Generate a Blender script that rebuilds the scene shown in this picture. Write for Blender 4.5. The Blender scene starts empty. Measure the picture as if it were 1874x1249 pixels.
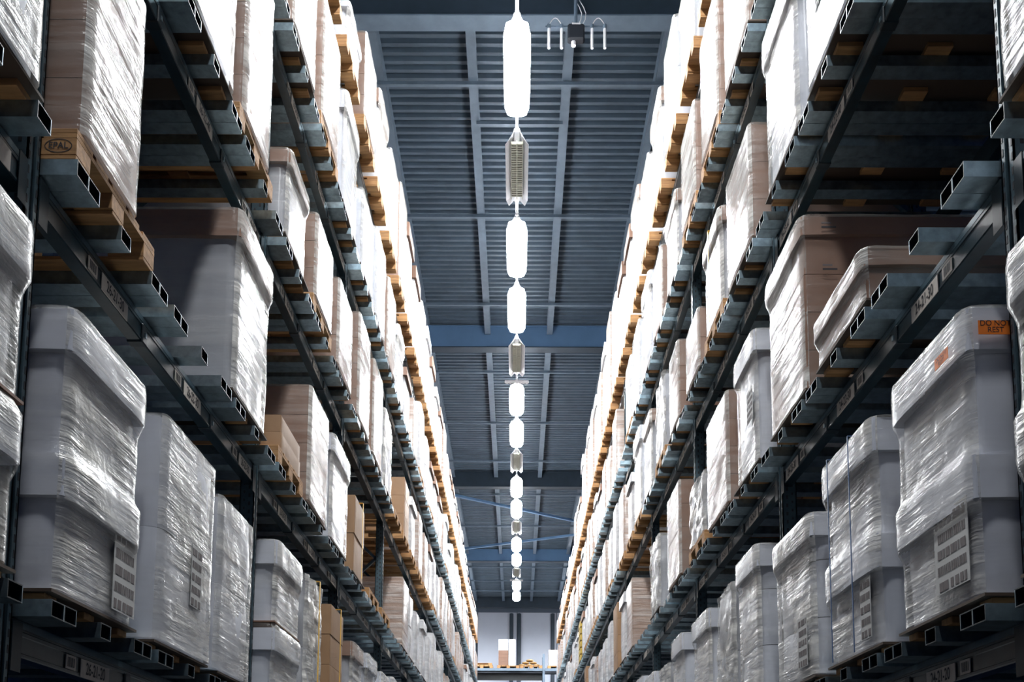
import bpy, math, random
from mathutils import Vector, noise
R = random.Random(7)
S = bpy.context.scene
COL = S.collection
H0 = 1.6                                   # eye height above the floor

# ------------------------------------------------------------------ camera
cam = bpy.data.objects.new('camera', bpy.data.cameras.new('camera'))
COL.objects.link(cam); S.camera = cam
cam.data.sensor_width = 36.0
cam.data.lens = 36.0 * 1762.9 / 1874.0
cam.data.shift_y = (1307.1 - 624.5) / 1874.0
cam.data.clip_start = 0.05; cam.data.clip_end = 200
cam.location = (0, 0, H0)
from mathutils import Matrix
_m = Matrix.Rotation(0.0050, 4, 'Z') @ Matrix.Rotation(math.pi / 2 + 0.1088, 4, 'X') @ Matrix.Rotation(0.0055, 4, 'Z')
cam.rotation_euler = _m.to_euler()

# ------------------------------------------------------------------ world, exposure
w = bpy.data.worlds.new('world'); S.world = w; w.use_nodes = True
bg = w.node_tree.nodes['Background']
bg.inputs[0].default_value = (0.06, 0.22, 1.0, 1); bg.inputs[1].default_value = 0.014
S.view_settings.view_transform = 'Standard'
try: S.view_settings.look = 'None'
except Exception: pass
S.view_settings.gamma = 1.0
S.view_settings.use_curve_mapping = False
S.view_settings.exposure = 1.72
LAMP_POWER = 60.0                          # emission strength of each lit tube
cy = S.cycles
cy.max_bounces = 8; cy.diffuse_bounces = 2; cy.glossy_bounces = 3; cy.transparent_max_bounces = 12
cy.sample_clamp_indirect = 6.0

# ------------------------------------------------------------------ materials
MATS = {}
def nodes(name):
    m = bpy.data.materials.new(name); m.use_nodes = True
    nt = m.node_tree; b = nt.nodes['Principled BSDF']; MATS[name] = m
    return m, nt, b
def N(nt, t, **kw):
    n = nt.nodes.new(t)
    for k, v in kw.items(): setattr(n, k, v)
    return n
def lk(nt, a, b): nt.links.new(a, b)
def ramp(nt, fac, stops):
    r = N(nt, 'ShaderNodeValToRGB'); cr = r.color_ramp
    while len(cr.elements) < len(stops): cr.elements.new(0.5)
    for e, (p, c) in zip(cr.elements, stops):
        e.position = p; e.color = (c, c, c, 1) if isinstance(c, (int, float)) else (*c, 1)
    lk(nt, fac, r.inputs[0]); return r.outputs[0]
def coords(nt, rot=(0, 0, 0), sc=(1, 1, 1), rnd=True):
    tc = N(nt, 'ShaderNodeTexCoord'); mp = N(nt, 'ShaderNodeMapping'); mp.vector_type = 'POINT'
    mp.inputs['Rotation'].default_value = rot; mp.inputs['Scale'].default_value = sc
    lk(nt, tc.outputs['Object'], mp.inputs[0])
    return mp.outputs[0]
def objrand(nt, k=17.0):
    oi = N(nt, 'ShaderNodeObjectInfo'); m = N(nt, 'ShaderNodeMath', operation='MULTIPLY'); m.inputs[1].default_value = k
    lk(nt, oi.outputs['Random'], m.inputs[0]); return m.outputs[0]
def noise4(nt, vec, scale, detail=3, w=None, rough=0.55):
    n = N(nt, 'ShaderNodeTexNoise', noise_dimensions='4D'); n.inputs['Scale'].default_value = scale
    n.inputs['Detail'].default_value = detail; n.inputs['Roughness'].default_value = rough
    lk(nt, vec, n.inputs['Vector'])
    if w: lk(nt, w, n.inputs['W'])
    return n.outputs['Fac']
def bump(nt, h, strength, dist, b, prev=None):
    n = N(nt, 'ShaderNodeBump'); n.inputs['Strength'].default_value = strength; n.inputs['Distance'].default_value = dist
    lk(nt, h, n.inputs['Height'])
    if prev: lk(nt, prev, n.inputs['Normal'])
    if b: lk(nt, n.outputs[0], b.inputs['Normal'])
    return n.outputs[0]
def mixc(nt, fac, a, b):
    n = N(nt, 'ShaderNodeMix', data_type='RGBA')
    if isinstance(fac, (int, float)): n.inputs[0].default_value = fac
    else: lk(nt, fac, n.inputs[0])
    for s, v in ((6, a), (7, b)):
        if isinstance(v, tuple): n.inputs[s].default_value = (*v, 1)
        else: lk(nt, v, n.inputs[s])
    return n.outputs[2]
def simple(name, col, rough=0.5, metal=0.0, var=0.0, vscale=8.0, bumpd=0.0, spec=0.5, col2=None):
    m, nt, b = nodes(name)
    b.inputs['Base Color'].default_value = (*col, 1); b.inputs['Roughness'].default_value = rough
    b.inputs['Metallic'].default_value = metal; b.inputs['Specular IOR Level'].default_value = spec
    if var:
        v = coords(nt); f = noise4(nt, v, vscale, 4, objrand(nt))
        c2 = col2 or tuple(max(0, x * (1 - var)) for x in col)
        lk(nt, mixc(nt, ramp(nt, f, [(0.35, 0.0), (0.65, 1.0)]), col, c2), b.inputs['Base Color'])
        if bumpd: bump(nt, f, 0.6, bumpd, b)
    return m

def card(name, col, col2, coat=0.0):
    m, nt, b = nodes(name)
    v = coords(nt); w_ = objrand(nt)
    big = noise4(nt, v, 2.5, 3, w_); fine = noise4(nt, v, 40, 2, w_)
    c = mixc(nt, ramp(nt, big, [(0.3, 0.0), (0.7, 1.0)]), col, col2)
    lk(nt, c, b.inputs['Base Color'])
    b.inputs['Roughness'].default_value = 0.62
    b.inputs['Coat Weight'].default_value = coat; b.inputs['Coat Roughness'].default_value = 0.22
    n1 = bump(nt, fine, 0.15, 0.002, None); bump(nt, big, 0.5, 0.02, b, n1)
    return m
card('white_card', (0.60, 0.62, 0.68), (0.50, 0.52, 0.58), 0.4)
card('grey_card', (0.38, 0.39, 0.42), (0.30, 0.31, 0.34), 0.35)
card('brown_card', (0.24, 0.13, 0.083), (0.19, 0.10, 0.064), 0.05)
card('tan_card', (0.36, 0.21, 0.105), (0.28, 0.155, 0.075), 0.05)

def streaks(nt, w_):
    """diagonal film creases in the load's own coordinates"""
    hs = []
    for ang, st, sc in ((0.6, (1.0, 0.9, 13.0), 1.8), (-0.5, (1.0, 1.0, 16.0), 1.6), (1.05, (1.0, 1.2, 10.0), 2.2)):
        v = coords(nt, (ang, 0, 0), st)
        hs.append(noise4(nt, v, sc, 4, w_, 0.62))
    return hs
def film_setup(nt, b, w_):
    a, c, d = streaks(nt, w_)
    mx = N(nt, 'ShaderNodeMath', operation='ADD'); lk(nt, a, mx.inputs[0]); lk(nt, c, mx.inputs[1])
    mx2 = N(nt, 'ShaderNodeMath', operation='ADD'); lk(nt, mx.outputs[0], mx2.inputs[0]); lk(nt, d, mx2.inputs[1])
    dv = N(nt, 'ShaderNodeMath', operation='DIVIDE'); lk(nt, mx2.outputs[0], dv.inputs[0]); dv.inputs[1].default_value = 3.0
    wr = noise4(nt, coords(nt), 6.0, 5, w_, 0.65)
    n1 = bump(nt, wr, 0.5, 0.02, None)
    patch = ramp(nt, noise4(nt, coords(nt), 3.2, 2, w_), [(0.38, 0.15), (0.62, 1.0)])
    bn = N(nt, 'ShaderNodeBump'); bn.inputs['Distance'].default_value = 0.026
    lk(nt, patch, bn.inputs['Strength']); lk(nt, dv.outputs[0], bn.inputs['Height']); lk(nt, n1, bn.inputs['Normal']); lk(nt, bn.outputs[0], b.inputs['Normal'])
    return dv.outputs[0], wr
def film_mat(name, k, bias):
    m, nt, b = nodes(name)
    w_ = objrand(nt); s, wr = film_setup(nt, b, w_)
    b.inputs['Base Color'].default_value = (0.80, 0.78, 0.73, 1)
    b.inputs['Roughness'].default_value = 0.2; b.inputs['Specular IOR Level'].default_value = 0.9
    big = noise4(nt, coords(nt), 1.7, 3, w_)
    o1 = ramp(nt, s, [(0.40, 0.05 * k), (0.60, 0.95 * k)]); o2 = ramp(nt, big, [(0.38, 0.2), (0.6, 1.0)])
    mu = N(nt, 'ShaderNodeMath', operation='MULTIPLY'); lk(nt, o1, mu.inputs[0]); lk(nt, o2, mu.inputs[1])
    ad = N(nt, 'ShaderNodeMath', operation='ADD', use_clamp=True); lk(nt, mu.outputs[0], ad.inputs[0]); ad.inputs[1].default_value = bias
    t = N(nt, 'ShaderNodeBsdfTransparent'); mix = N(nt, 'ShaderNodeMixShader')
    lk(nt, ad.outputs[0], mix.inputs[0]); lk(nt, t.outputs[0], mix.inputs[1]); lk(nt, b.outputs[0], mix.inputs[2])
    lk(nt, mix.outputs[0], nt.nodes['Material Output'].inputs[0])
film_mat('stretch_film', 1.0, 0.14)
film_mat('clear_film', 0.22, 0.015)
def wrapped(name, col, col2, amt=0.75):
    m, nt, b = nodes(name)
    w_ = objrand(nt); s, wr = film_setup(nt, b, w_)
    big = noise4(nt, coords(nt), 3.0, 3, w_)
    c = mixc(nt, ramp(nt, big, [(0.3, 0.0), (0.7, 1.0)]), col, col2)
    c = mixc(nt, ramp(nt, s, [(0.45, 0.0), (0.62, amt)]), c, (0.80, 0.80, 0.78))
    lk(nt, c, b.inputs['Base Color'])
    b.inputs['Roughness'].default_value = 0.42; b.inputs['Coat Weight'].default_value = 0.7; b.inputs['Coat Roughness'].default_value = 0.15
wrapped('wrapped_white', (0.55, 0.55, 0.56), (0.42, 0.42, 0.44))
wrapped('wrapped_brown', (0.28, 0.175, 0.125), (0.36, 0.25, 0.19), 0.4)

def wood(name, col, col2):
    m, nt, b = nodes(name)
    w_ = objrand(nt); v = coords(nt, (0, 0, 0), (1.5, 14, 14)); g = noise4(nt, v, 3.0, 5, w_, 0.6)
    c = mixc(nt, ramp(nt, g, [(0.35, 0.0), (0.65, 1.0)]), col, col2); lk(nt, c, b.inputs['Base Color'])
    b.inputs['Roughness'].default_value = 0.75; bump(nt, g, 0.4, 0.004, b)
wood('pallet_wood', (0.50, 0.27, 0.105), (0.28, 0.14, 0.055))
wood('pale_wood', (0.66, 0.48, 0.27), (0.50, 0.34, 0.17))
simple('shaded_board', (0.07, 0.045, 0.03), 0.8)  # low pallet decks, colour darkened to stand in for underside shade
simple('ink', (0.02, 0.02, 0.025), 0.6)
simple('faded_ink', (0.12, 0.10, 0.10), 0.7)
simple('paper', (0.48, 0.48, 0.47), 0.6, var=0.12)
simple('plate_paper', (0.60, 0.54, 0.48), 0.6, var=0.15, vscale=25)
simple('orange_sticker', (0.95, 0.22, 0.015), 0.55, var=0.15, vscale=20)
simple('yellow_strap', (0.85, 0.48, 0.03), 0.4, var=0.1)
simple('blue_strap', (0.03, 0.09, 0.22), 0.4)
simple('beam_paint', (0.008, 0.026, 0.036), 0.3, var=0.5, vscale=14, bumpd=0.002, spec=0.6)
simple('clamp_steel', (0.007, 0.018, 0.026), 0.4, var=0.4, vscale=20)
simple('galvanized', (0.34, 0.45, 0.51), 0.36, 0.88, var=0.35, vscale=22)
simple('rust', (0.10, 0.09, 0.085), 0.8)
simple('deck_steel', (0.11, 0.16, 0.215), 0.45, 0.2, var=0.22, vscale=3)
simple('joist_steel', (0.16, 0.22, 0.29), 0.5, 0.1, var=0.2, vscale=5)
simple('dark_roof_steel', (0.03, 0.05, 0.075), 0.55, 0.1, var=0.2, vscale=4)
simple('blue_roof_steel', (0.15, 0.29, 0.50), 0.5, 0.0, var=0.12, vscale=2)
simple('lamp_housing', (0.72, 0.74, 0.78), 0.35, 0.1, var=0.08)
simple('lamp_grille', (0.42, 0.43, 0.36), 0.5)
simple('conduit', (0.75, 0.77, 0.80), 0.4, 0.2)
simple('black_plastic', (0.015, 0.018, 0.025), 0.5)
simple('white_plastic', (0.8, 0.8, 0.82), 0.35)
simple('concrete', (0.03, 0.033, 0.038), 0.55, var=0.25, vscale=1.2)
simple('wall_panel', (0.62, 0.67, 0.78), 0.5, 0.0, var=0.06, vscale=1.0)
simple('bread_sack', (0.55, 0.36, 0.17), 0.8, var=0.3, vscale=12, bumpd=0.01)
simple('yellow_crate', (0.50, 0.34, 0.05), 0.6, var=0.3)
simple('side_wall', (0.10, 0.13, 0.18), 0.7)

def emit(name, col, s):
    m, nt, b = nodes(name)
    b.inputs['Base Color'].default_value = (0.8, 0.8, 0.8, 1)
    b.inputs['Emission Color'].default_value = (*col, 1); b.inputs['Emission Strength'].default_value = s
emit('lit_tube', (0.95, 0.975, 1.0), LAMP_POWER)

def upright_mat():
    m, nt, b = nodes('upright_steel')
    v = coords(nt); f = noise4(nt, v, 15, 3)
    c = mixc(nt, ramp(nt, f, [(0.35, 0.0), (0.65, 1.0)]), (0.08, 0.125, 0.15), (0.05, 0.085, 0.105))
    lk(nt, c, b.inputs['Base Color']); b.inputs['Roughness'].default_value = 0.35; b.inputs['Metallic'].default_value = 0.3
upright_mat()

# ------------------------------------------------------------------ mesh helpers
class MB:
    def __init__(s): s.v = []; s.f = []; s.m = []; s.sm = []; s.mats = []
    def mi(s, mat):
        if mat not in s.mats: s.mats.append(mat)
        return s.mats.index(mat)
    def add(s, vs, fs, mat, smooth=False):
        o = len(s.v); s.v += [tuple(v) for v in vs]; k = s.mi(mat)
        for f in fs: s.f.append([o + i for i in f]); s.m.append(k); s.sm.append(smooth)
    def box(s, x0, x1, y0, y1, z0, z1, mat, bev=0.0):
        if x1 < x0: x0, x1 = x1, x0
        if y1 < y0: y0, y1 = y1, y0
        if bev <= 0:
            vs = [(x, y, z) for z in (z0, z1) for y in (y0, y1) for x in (x0, x1)]
            s.add(vs, [(0, 2, 3, 1), (4, 5, 7, 6), (0, 1, 5, 4), (2, 6, 7, 3), (0, 4, 6, 2), (1, 3, 7, 5)], mat)
        else:                                # chamfer the upper and lower rims
            b = min(bev, (x1 - x0) / 3, (y1 - y0) / 3, (z1 - z0) / 3)
            rings = []
            for z, i in ((z0, b), (z0 + b, 0), (z1 - b, 0), (z1, b)):
                rings.append([(x0 + i, y0 + b, z), (x0 + b, y0 + i, z), (x1 - b, y0 + i, z), (x1 - i, y0 + b, z),
                              (x1 - i, y1 - b, z), (x1 - b, y1 - i, z), (x0 + b, y1 - i, z), (x0 + i, y1 - b, z)])
            s.loft(rings, mat)
    def loft(s, rings, mat, caps=True, smooth=False):
        n = len(rings[0]); vs = [p for r in rings for p in r]; fs = []
        for k in range(len(rings) - 1):
            for i in range(n):
                j = (i + 1) % n
                fs.append((k * n + i, k * n + j, (k + 1) * n + j, (k + 1) * n + i))
        s.add(vs, fs, mat, smooth)
        if caps:
            s.add(rings[0], [tuple(range(n))[::-1]], mat); s.add(rings[-1], [tuple(range(n))], mat)
    def tube(s, a, b, r, mat, n=8):
        a, b = Vector(a), Vector(b); d = (b - a).normalized()
        u = d.orthogonal().normalized(); v = d.cross(u)
        ring = lambda c: [c + (u * math.cos(2 * math.pi * i / n) + v * math.sin(2 * math.pi * i / n)) * r for i in range(n)]
        s.loft([ring(a), ring(b)], mat, smooth=n > 6)
    def path(s, pts, r, mat, n=6):
        for a, b in zip(pts, pts[1:]): s.tube(a, b, r, mat, n)
    def bar(s, a, b, wx, h, mat):
        """rectangular bar from a to b; h is measured along world Z-ish, wx across"""
        a, b = Vector(a), Vector(b); d = (b - a).normalized()
        up = Vector((0, 0, 1)) if abs(d.z) < 0.95 else Vector((0, 1, 0))
        sd = d.cross(up).normalized(); up = sd.cross(d)
        ring = lambda c: [c + sd * (i * wx / 2) + up * (j * h / 2) for i, j in ((-1, -1), (1, -1), (1, 1), (-1, 1))]
        s.loft([ring(a), ring(b)], mat)
    def mesh(s, name):
        me = bpy.data.meshes.new(name); me.from_pydata(s.v, [], s.f)
        for m in s.mats: me.materials.append(MATS[m])
        me.polygons.foreach_set('material_index', s.m); me.polygons.foreach_set('use_smooth', s.sm)
        me.update(); return me
    def obj(s, name, parent=None, loc=(0, 0, 0)):
        return link(name, s.mesh(name), parent, loc)
def link(name, data, parent=None, loc=(0, 0, 0)):
    o = bpy.data.objects.new(name, data); COL.objects.link(o); o.location = loc
    if parent: o.parent = parent
    return o
def tag(o, label, cat, group=None):
    o['label'] = label; o['category'] = cat
    if group: o['group'] = group
    return o
def struct(o): o['kind'] = 'structure'; return o
def dup(root, loc):
    r = root.copy(); COL.objects.link(r); r.location = loc
    for ch in list(root.children):
        c = ch.copy(); COL.objects.link(c); c.parent = r
        for g in ch.children:
            d = g.copy(); COL.objects.link(d); d.parent = c
    return r

def soft(mb, x0, x1, y0, y1, z0, z1, mat, r=0.02, amp=0.004, seg=8, zseg=8, flare=0.0, seed=0.0, bulge=0.0, freq=5.0, mat2=None, out=None):
    """carton / wrap body: rounded vertical edges, walls slightly bowed and creased"""
    if x1 < x0: x0, x1 = x1, x0
    pr = []
    cs = [(x1 - r, y0 + r, -90), (x1 - r, y1 - r, 0), (x0 + r, y1 - r, 90), (x0 + r, y0 + r, 180)]
    for ci, (cx, cy_, a0) in enumerate(cs):
        for k in range(4):
            a = math.radians(a0 + 30 * k); pr.append((cx + r * math.cos(a), cy_ + r * math.sin(a), math.cos(a), math.sin(a)))
        nx, ny, na = cs[(ci + 1) % 4]
        a = math.radians(a0 + 90); ex, ey = cx + r * math.cos(a), cy_ + r * math.sin(a)
        fx, fy = nx + r * math.cos(a), ny + r * math.sin(a)
        for k in range(1, seg): t = k / seg; pr.append((ex + (fx - ex) * t, ey + (fy - ey) * t, math.cos(a), math.sin(a)))
    mx, my = (x0 + x1) / 2, (y0 + y1) / 2; hx, hy = (x1 - x0) / 2, (y1 - y0) / 2
    rings = []
    for q in range(zseg + 1):
        t = q / zseg; z = z0 + (z1 - z0) * t; ring = []
        for (px, py, nx, ny) in pr:
            n1 = noise.noise(Vector((px * freq + seed, py * freq, z * freq))) + 0.5 * noise.noise(Vector((px * freq * 2.7, py * freq * 2.7 + seed, z * freq * 2.7)))
            edge = min(1.0, (1 - abs((px - mx) / hx)) * 3 + (1 - abs((py - my) / hy)) * 3)
            d = amp * n1 + (out(z) if out else 0) + flare * (1 - t) * (0.3 + 0.7 * edge) + bulge * math.sin(math.pi * t) * min(1, edge)
            ring.append((px + nx * d, py + ny * d, z + (amp * 0.6 * n1 if 0 < q < zseg else 0)))
        rings.append(ring)
    k0 = len(mb.m); mb.loft(rings, mat, caps=False, smooth=True)
    n = len(pr)
    if mat2:
        mi2 = mb.mi(mat2)
        for q in range(zseg):
            for i in range(n):
                if abs(pr[i][2] + pr[(i + 1) % n][2]) < 1.2: mb.m[k0 + q * n + i] = mi2
    for ring, rev in ((rings[0], True), (rings[-1], False)):
        c = (mx, my, ring[0][2]); vs = ring + [c]
        mb.add(vs, [((i + 1) % n, i, n) if rev else (i, (i + 1) % n, n) for i in range(n)], mat)

def text_mesh(txt, size, mat, bold=0.0):
    cu = bpy.data.curves.new('lettering', 'FONT'); cu.body = txt; cu.size = size
    cu.align_x = 'CENTER'; cu.align_y = 'CENTER'; cu.offset = bold
    to = bpy.data.objects.new('tmp', cu); COL.objects.link(to)
    bpy.context.view_layer.update()
    me = bpy.data.meshes.new_from_object(to.evaluated_get(bpy.context.evaluated_depsgraph_get()))
    me.name = 'lettering'; me.materials.clear(); me.materials.append(MATS[mat])
    bpy.data.objects.remove(to); bpy.data.curves.remove(cu)
    return me
TXT = {}
def put_text(txt, size, mat, parent, M, sx=1.0, name='lettering', bold=0.0):
    k = (txt, size, mat)
    if k not in TXT: TXT[k] = text_mesh(txt, size, mat, bold)
    o = link(name, TXT[k], parent); o.matrix_local = M @ Matrix.Diagonal((sx, 1, 1, 1)); return o
def facing(side, x, y, z):
    """matrix whose XY plane lies on the aisle-side face at x (side -1 left rack, +1 right rack)"""
    if side < 0: rot = Matrix(((0, 0, 1), (1, 0, 0), (0, 1, 0))).to_4x4()
    else: rot = Matrix(((0, 0, -1), (-1, 0, 0), (0, 1, 0))).to_4x4()
    return Matrix.Translation((x, y, z)) @ rot
def facing_cam(x, y, z): return Matrix.Translation((x, y, z)) @ Matrix.Rotation(math.pi / 2, 4, 'X')

# ------------------------------------------------------------------ layout constants
LV = [None, 0.50, 1.975, 3.43, 4.89, 6.34]          # beam undersides relative to the eye
U0, BAY = 2.94, 2.7
NB = 12
XB, XF, XBAR = 1.572, 1.455, 1.452                  # beam face, load face, bar tips
XBACK = 2.50
LEVEL = {1: 'lowest shelf', 2: 'second shelf', 3: 'third shelf', 4: 'fourth shelf', 5: 'top shelf'}
SIDE = {-1: 'left rack', 1: 'right rack'}
ORD = ['first', 'second', 'third', 'fourth', 'fifth', 'sixth', 'seventh', 'eighth', 'ninth', 'tenth', 'eleventh', 'twelfth',
       'thirteenth', 'fourteenth', 'fifteenth', 'sixteenth', 'seventeenth', 'eighteenth']
def bayname(b): return ORD[b + 1] + ' bay'          # bay -1 is the nearest, cut by the frame
SLOT = ['near slot', 'middle slot', 'far slot']
def yb(b): return U0 + BAY * b
TB, TBH = 0.12, 0.055                               # beam depth, bar height
def vis(lv, y): return (LV[lv] + 1.5) / max(y, 0.3) > 0.135   # anything of this shelf inside the frame

# ------------------------------------------------------------------ room shell
m = MB(); m.box(-14, 14, -8, 45, -0.2, 0, 'concrete'); struct(m.obj('floor'))
ZC = 10.2 + H0
m = MB()
p = 0.15; y = -3.0; prof = []
while y < 44.6:
    prof += [(y, 0), (y + 0.055, 0), (y + 0.075, 0.055), (y + 0.13, 0.055)]; y += p
vs = []; fs = []
for i, (yy, zz) in enumerate(prof):
    vs += [(-13, yy, ZC + zz), (13, yy, ZC + zz)]
    if i: fs.append((2 * i - 2, 2 * i - 1, 2 * i + 1, 2 * i))
m.add(vs, fs, 'deck_steel'); m.box(-13, 13, -3, 44.6, ZC + 0.08, ZC + 0.16, 'dark_roof_steel')
struct(m.obj('ceiling'))
m = MB(); m.box(-13, 13, 44.6, 44.8, 0, ZC + 0.1, 'side_wall')
for k in range(-7, 8):                               # vertical cladding sheets
    m.box(k * 1.86 - 1.86 + 0.02, k * 1.86 - 0.02 - 0.0, 44.56, 44.6, 0, 9.66 + H0, 'wall_panel')
wb = struct(m.obj('wall_back'))
for k, x in enumerate((-0.27, 0.09, 1.66, -1.97)):
    m = MB(); m.box(-0.05, 0.05, -0.12, 0, 0, 9.6 + H0, 'dark_roof_steel'); m.box(-0.09, 0.09, -0.03, 0, 0, 9.6 + H0, 'dark_roof_steel')
    tag(m.obj('wall_post', None, (x, 44.5, 0)), ['slim dark post on back wall, left one of the middle pair', 'slim dark post on back wall, right one of the middle pair',
        'slim dark post on back wall beside the right rack', 'slim dark post on back wall beside the left rack'][k], 'post', 'posts on the back wall')

# main roof beams
for k, (y, mat) in enumerate(((10.72, 'dark_roof_steel'), (19.0, 'blue_roof_steel'), (27.4, 'dark_roof_steel'), (35.65, 'blue_roof_steel'), (43.6, 'dark_roof_steel'))):
    m = MB(); h = 0.46
    m.box(-12.9, 12.9, 0.0, 0.02, -h, 0, mat)                       # web face
    m.box(-12.9, 12.9, -0.02, 0.22, -h - 0.02, -h, 'joist_steel' if k in (0,) else 'dark_roof_steel')
    m.box(-12.9, 12.9, -0.02, 0.22, -0.02, 0, mat)
    tag(m.obj('roof_beam', None, (0, y, ZC - 0.02)), ['dark steel roof beam nearest the camera, cut by the frame top', 'broad pale blue roof beam behind the third lit lamp',
        'dark steel roof beam between the two blue ones', 'far blue roof beam with diagonal braces in front', 'dark roof beam over the back wall'][k], 'beam', 'main roof beams')
# joists
spans = [(-2.5, 10.68), (10.96, 18.97), (19.25, 27.37), (27.65, 35.6), (35.9, 43.55)]
sn = ['nearest span', 'span before the near blue beam', 'span behind the near blue beam', 'span of the diagonal braces', 'span before the back wall']
jn = {-3.15: 'outer left', -1.9: 'left', -0.64: 'inner left', 0.64: 'inner right', 1.9: 'right', 3.15: 'outer right'}
for xi, x in enumerate(jn):
    for k, (a, b) in enumerate(spans):
        m = MB(); L = b - a
        m.box(-0.012, 0.012, 0, L, -0.20, 0, 'joist_steel'); m.box(-0.06, 0.06, 0, L, -0.22, -0.20, 'joist_steel'); m.box(-0.06, 0.06, 0, L, -0.012, 0, 'joist_steel')
        tag(m.obj('roof_joist', None, (x, a, ZC - 0.005)), f'grey steel roof joist, {jn[x]} one, {sn[k]}', 'joist', 'roof joists')
# bridging rods
rods = [(12.1, -6, 6, 'under the lit lamp nearest the camera'), (12.85, -0.62, 0.62, 'short one beyond the nearest lit lamp'), (15.0, -6, 6, 'beside the nearest unlit lamp'), (17.75, -6, 6, 'before the near blue beam'),
        (20.6, -6, 6, 'just behind the near blue beam'), (23.4, -6, 6, 'midway between the blue and dark beams'), (26.0, -6, 6, 'before the second dark beam'),
        (28.8, -6, 6, 'just behind the second dark beam'), (32.0, -6, 6, 'crossing the diagonal braces'), (37.4, -6, 6, 'just behind the far blue beam'), (39.6, -6, 6, 'middle of the farthest span'), (41.4, -6, 6, 'nearest the back wall')]
for y, x0, x1, t in rods:
    m = MB(); m.box(x0, x1, -0.025, 0.025, -0.05, 0, 'joist_steel')
    tag(m.obj('bridging_rod', None, (0, y, ZC - 0.23)), f'thin steel rod across the roof joists, {t}', 'rod', 'bridging rods')
for a, b, t in (((-2.6, 28.2), (2.6, 31.6), 'running from near left to far right'), ((-2.2, 34.6), (2.9, 32.3), 'running from far left to near right')):
    m = MB(); m.bar((a[0], a[1], 0), (b[0], b[1], 0), 0.09, 0.07, 'blue_roof_steel')
    tag(m.obj('roof_brace', None, (0, 0, ZC - 0.34)), f'pale blue diagonal roof brace {t}', 'brace', 'roof braces')

# ------------------------------------------------------------------ lamps
ZL = 8.8 + H0
PITCH = 0.2035 * 8.8
def lamp_mesh(lit):
    """open V shaped trunking lamp, 1.42 m long, origin at its near end below the rail"""
    parts = []
    L = 1.42; w_ = 0.15
    m = MB()
    for sx in (-1, 1):
        rings = []
        for yy, ww in ((0.0, w_ * 0.4), (0.16, w_), (L - 0.12, w_), (L, w_ * 0.75)):
            rings.append([(sx * 0.03, yy, 0.03), (sx * ww, yy, -0.06), (sx * (ww + 0.004), yy, -0.055), (sx * 0.035, yy, 0.04)])
        m.loft(rings, 'lamp_housing')
    m.box(-0.035, 0.035, 0.0, L, 0.0, 0.05, 'lamp_housing')
    parts.append(('reflector', m.mesh('reflector')))
    m = MB()
    if lit:
        rings = []
        for k in range(9):
            t = k / 8; yy = 0.02 + (L - 0.04) * t; r = 0.155 * (0.78 + 0.22 * min(1, 7 * t, 7 * (1 - t)))
            rings.append([(r * math.cos(a), yy, -0.062 + 0.05 * math.sin(a) * (r / 0.165)) for a in [math.pi * 2 * i / 14 for i in range(14)]])
        m.loft(rings, 'lit_tube', smooth=True); parts.append(('lit_diffuser', m.mesh('lit_diffuser')))
    else:
        for k in range(24):
            yy = 0.17 + k * (L - 0.32) / 24
            m.box(-0.075, 0.075, yy, yy + 0.02, -0.045, -0.005, 'lamp_grille')
        m.box(-0.08, -0.07, 0.15, L - 0.13, -0.05, 0.0, 'lamp_grille'); m.box(0.07, 0.08, 0.15, L - 0.13, -0.05, 0.0, 'lamp_grille')
        m.box(-0.008, 0.008, 0.15, L - 0.13, -0.05, 0.0, 'lamp_grille')
        parts.append(('louvre', m.mesh('louvre')))
    m = MB(); m.tube((0, 0.02, 0.05), (0, 0.02, 0.14), 0.012, 'conduit'); m.tube((0, L - 0.02, 0.05), (0, L - 0.02, 0.14), 0.012, 'conduit')
    m.tube((0, -0.03, 0.045), (0, 0.03, 0.045), 0.022, 'white_plastic'); parts.append(('hanger', m.mesh('hanger')))
    return parts
LM = {True: lamp_mesh(True), False: lamp_mesh(False)}
XL0 = -0.035
for k, (x, t) in enumerate(((-3.6, 'left of the aisle'), (-2.6, 'left of the aisle, inner one'), (2.6, 'right of the aisle, inner one'), (3.6, 'right of the aisle'))):  # unseen lamps added to brighten the back wall
    e = link('strip_lamp', None, None, (x, 39.2, ZL))
    for nm, me in LM[True]: link(nm, me, e)
    m = MB(); m.tube((0, 0.7, 0.05), (0, 0.7, ZC - ZL - 0.03), 0.006, 'conduit', 5); m.obj('drop_rod', e)
    tag(e, f'unseen lit strip lamp added to brighten the back wall, {t}', 'lamp', 'unseen strip lamps added for the back wall')
lampy0 = 1.105 * 8.8
idx = 0; litn = unn = 0
for k in range(-6, 16):
    y = lampy0 + PITCH * k
    lit = (k - 1) % 3 != 0 and k != 13
    if k >= 14 and k > 15: break
    e = link('strip_lamp', None, None, (XL0, y, ZL))
    for nm, me in LM[lit]: link(nm, me, e)
    if k < 0: t = f'hanging lamp above and behind the frame, {ORD[-k - 1]} before the nearest seen'
    elif lit: t = f'lit white strip lamp over the aisle, {ORD[litn]} lit one from camera'; litn += 1
    else: t = f'unlit strip lamp with open louvre over the aisle, {ORD[unn]} unlit from camera'; unn += 1
    tag(e, t, 'lamp', 'strip lamps over the aisle')
m = MB(); m.box(-0.02, 0.02, -1, 38.2, 0.14, 0.175, 'conduit')
tr = tag(link('lamp_rail', None, None, (XL0, 0, ZL)), 'thin pale metal rail carrying the row of aisle lamps', 'rail')
m.obj('rail', tr)
for k in range(0, 20):
    m = MB(); m.tube((0, 0.3 + 2.0 * k, 0.175), (0, 0.3 + 2.0 * k, ZC - ZL - 0.02), 0.006, 'conduit', 5); m.obj('drop_rod', tr)
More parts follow.
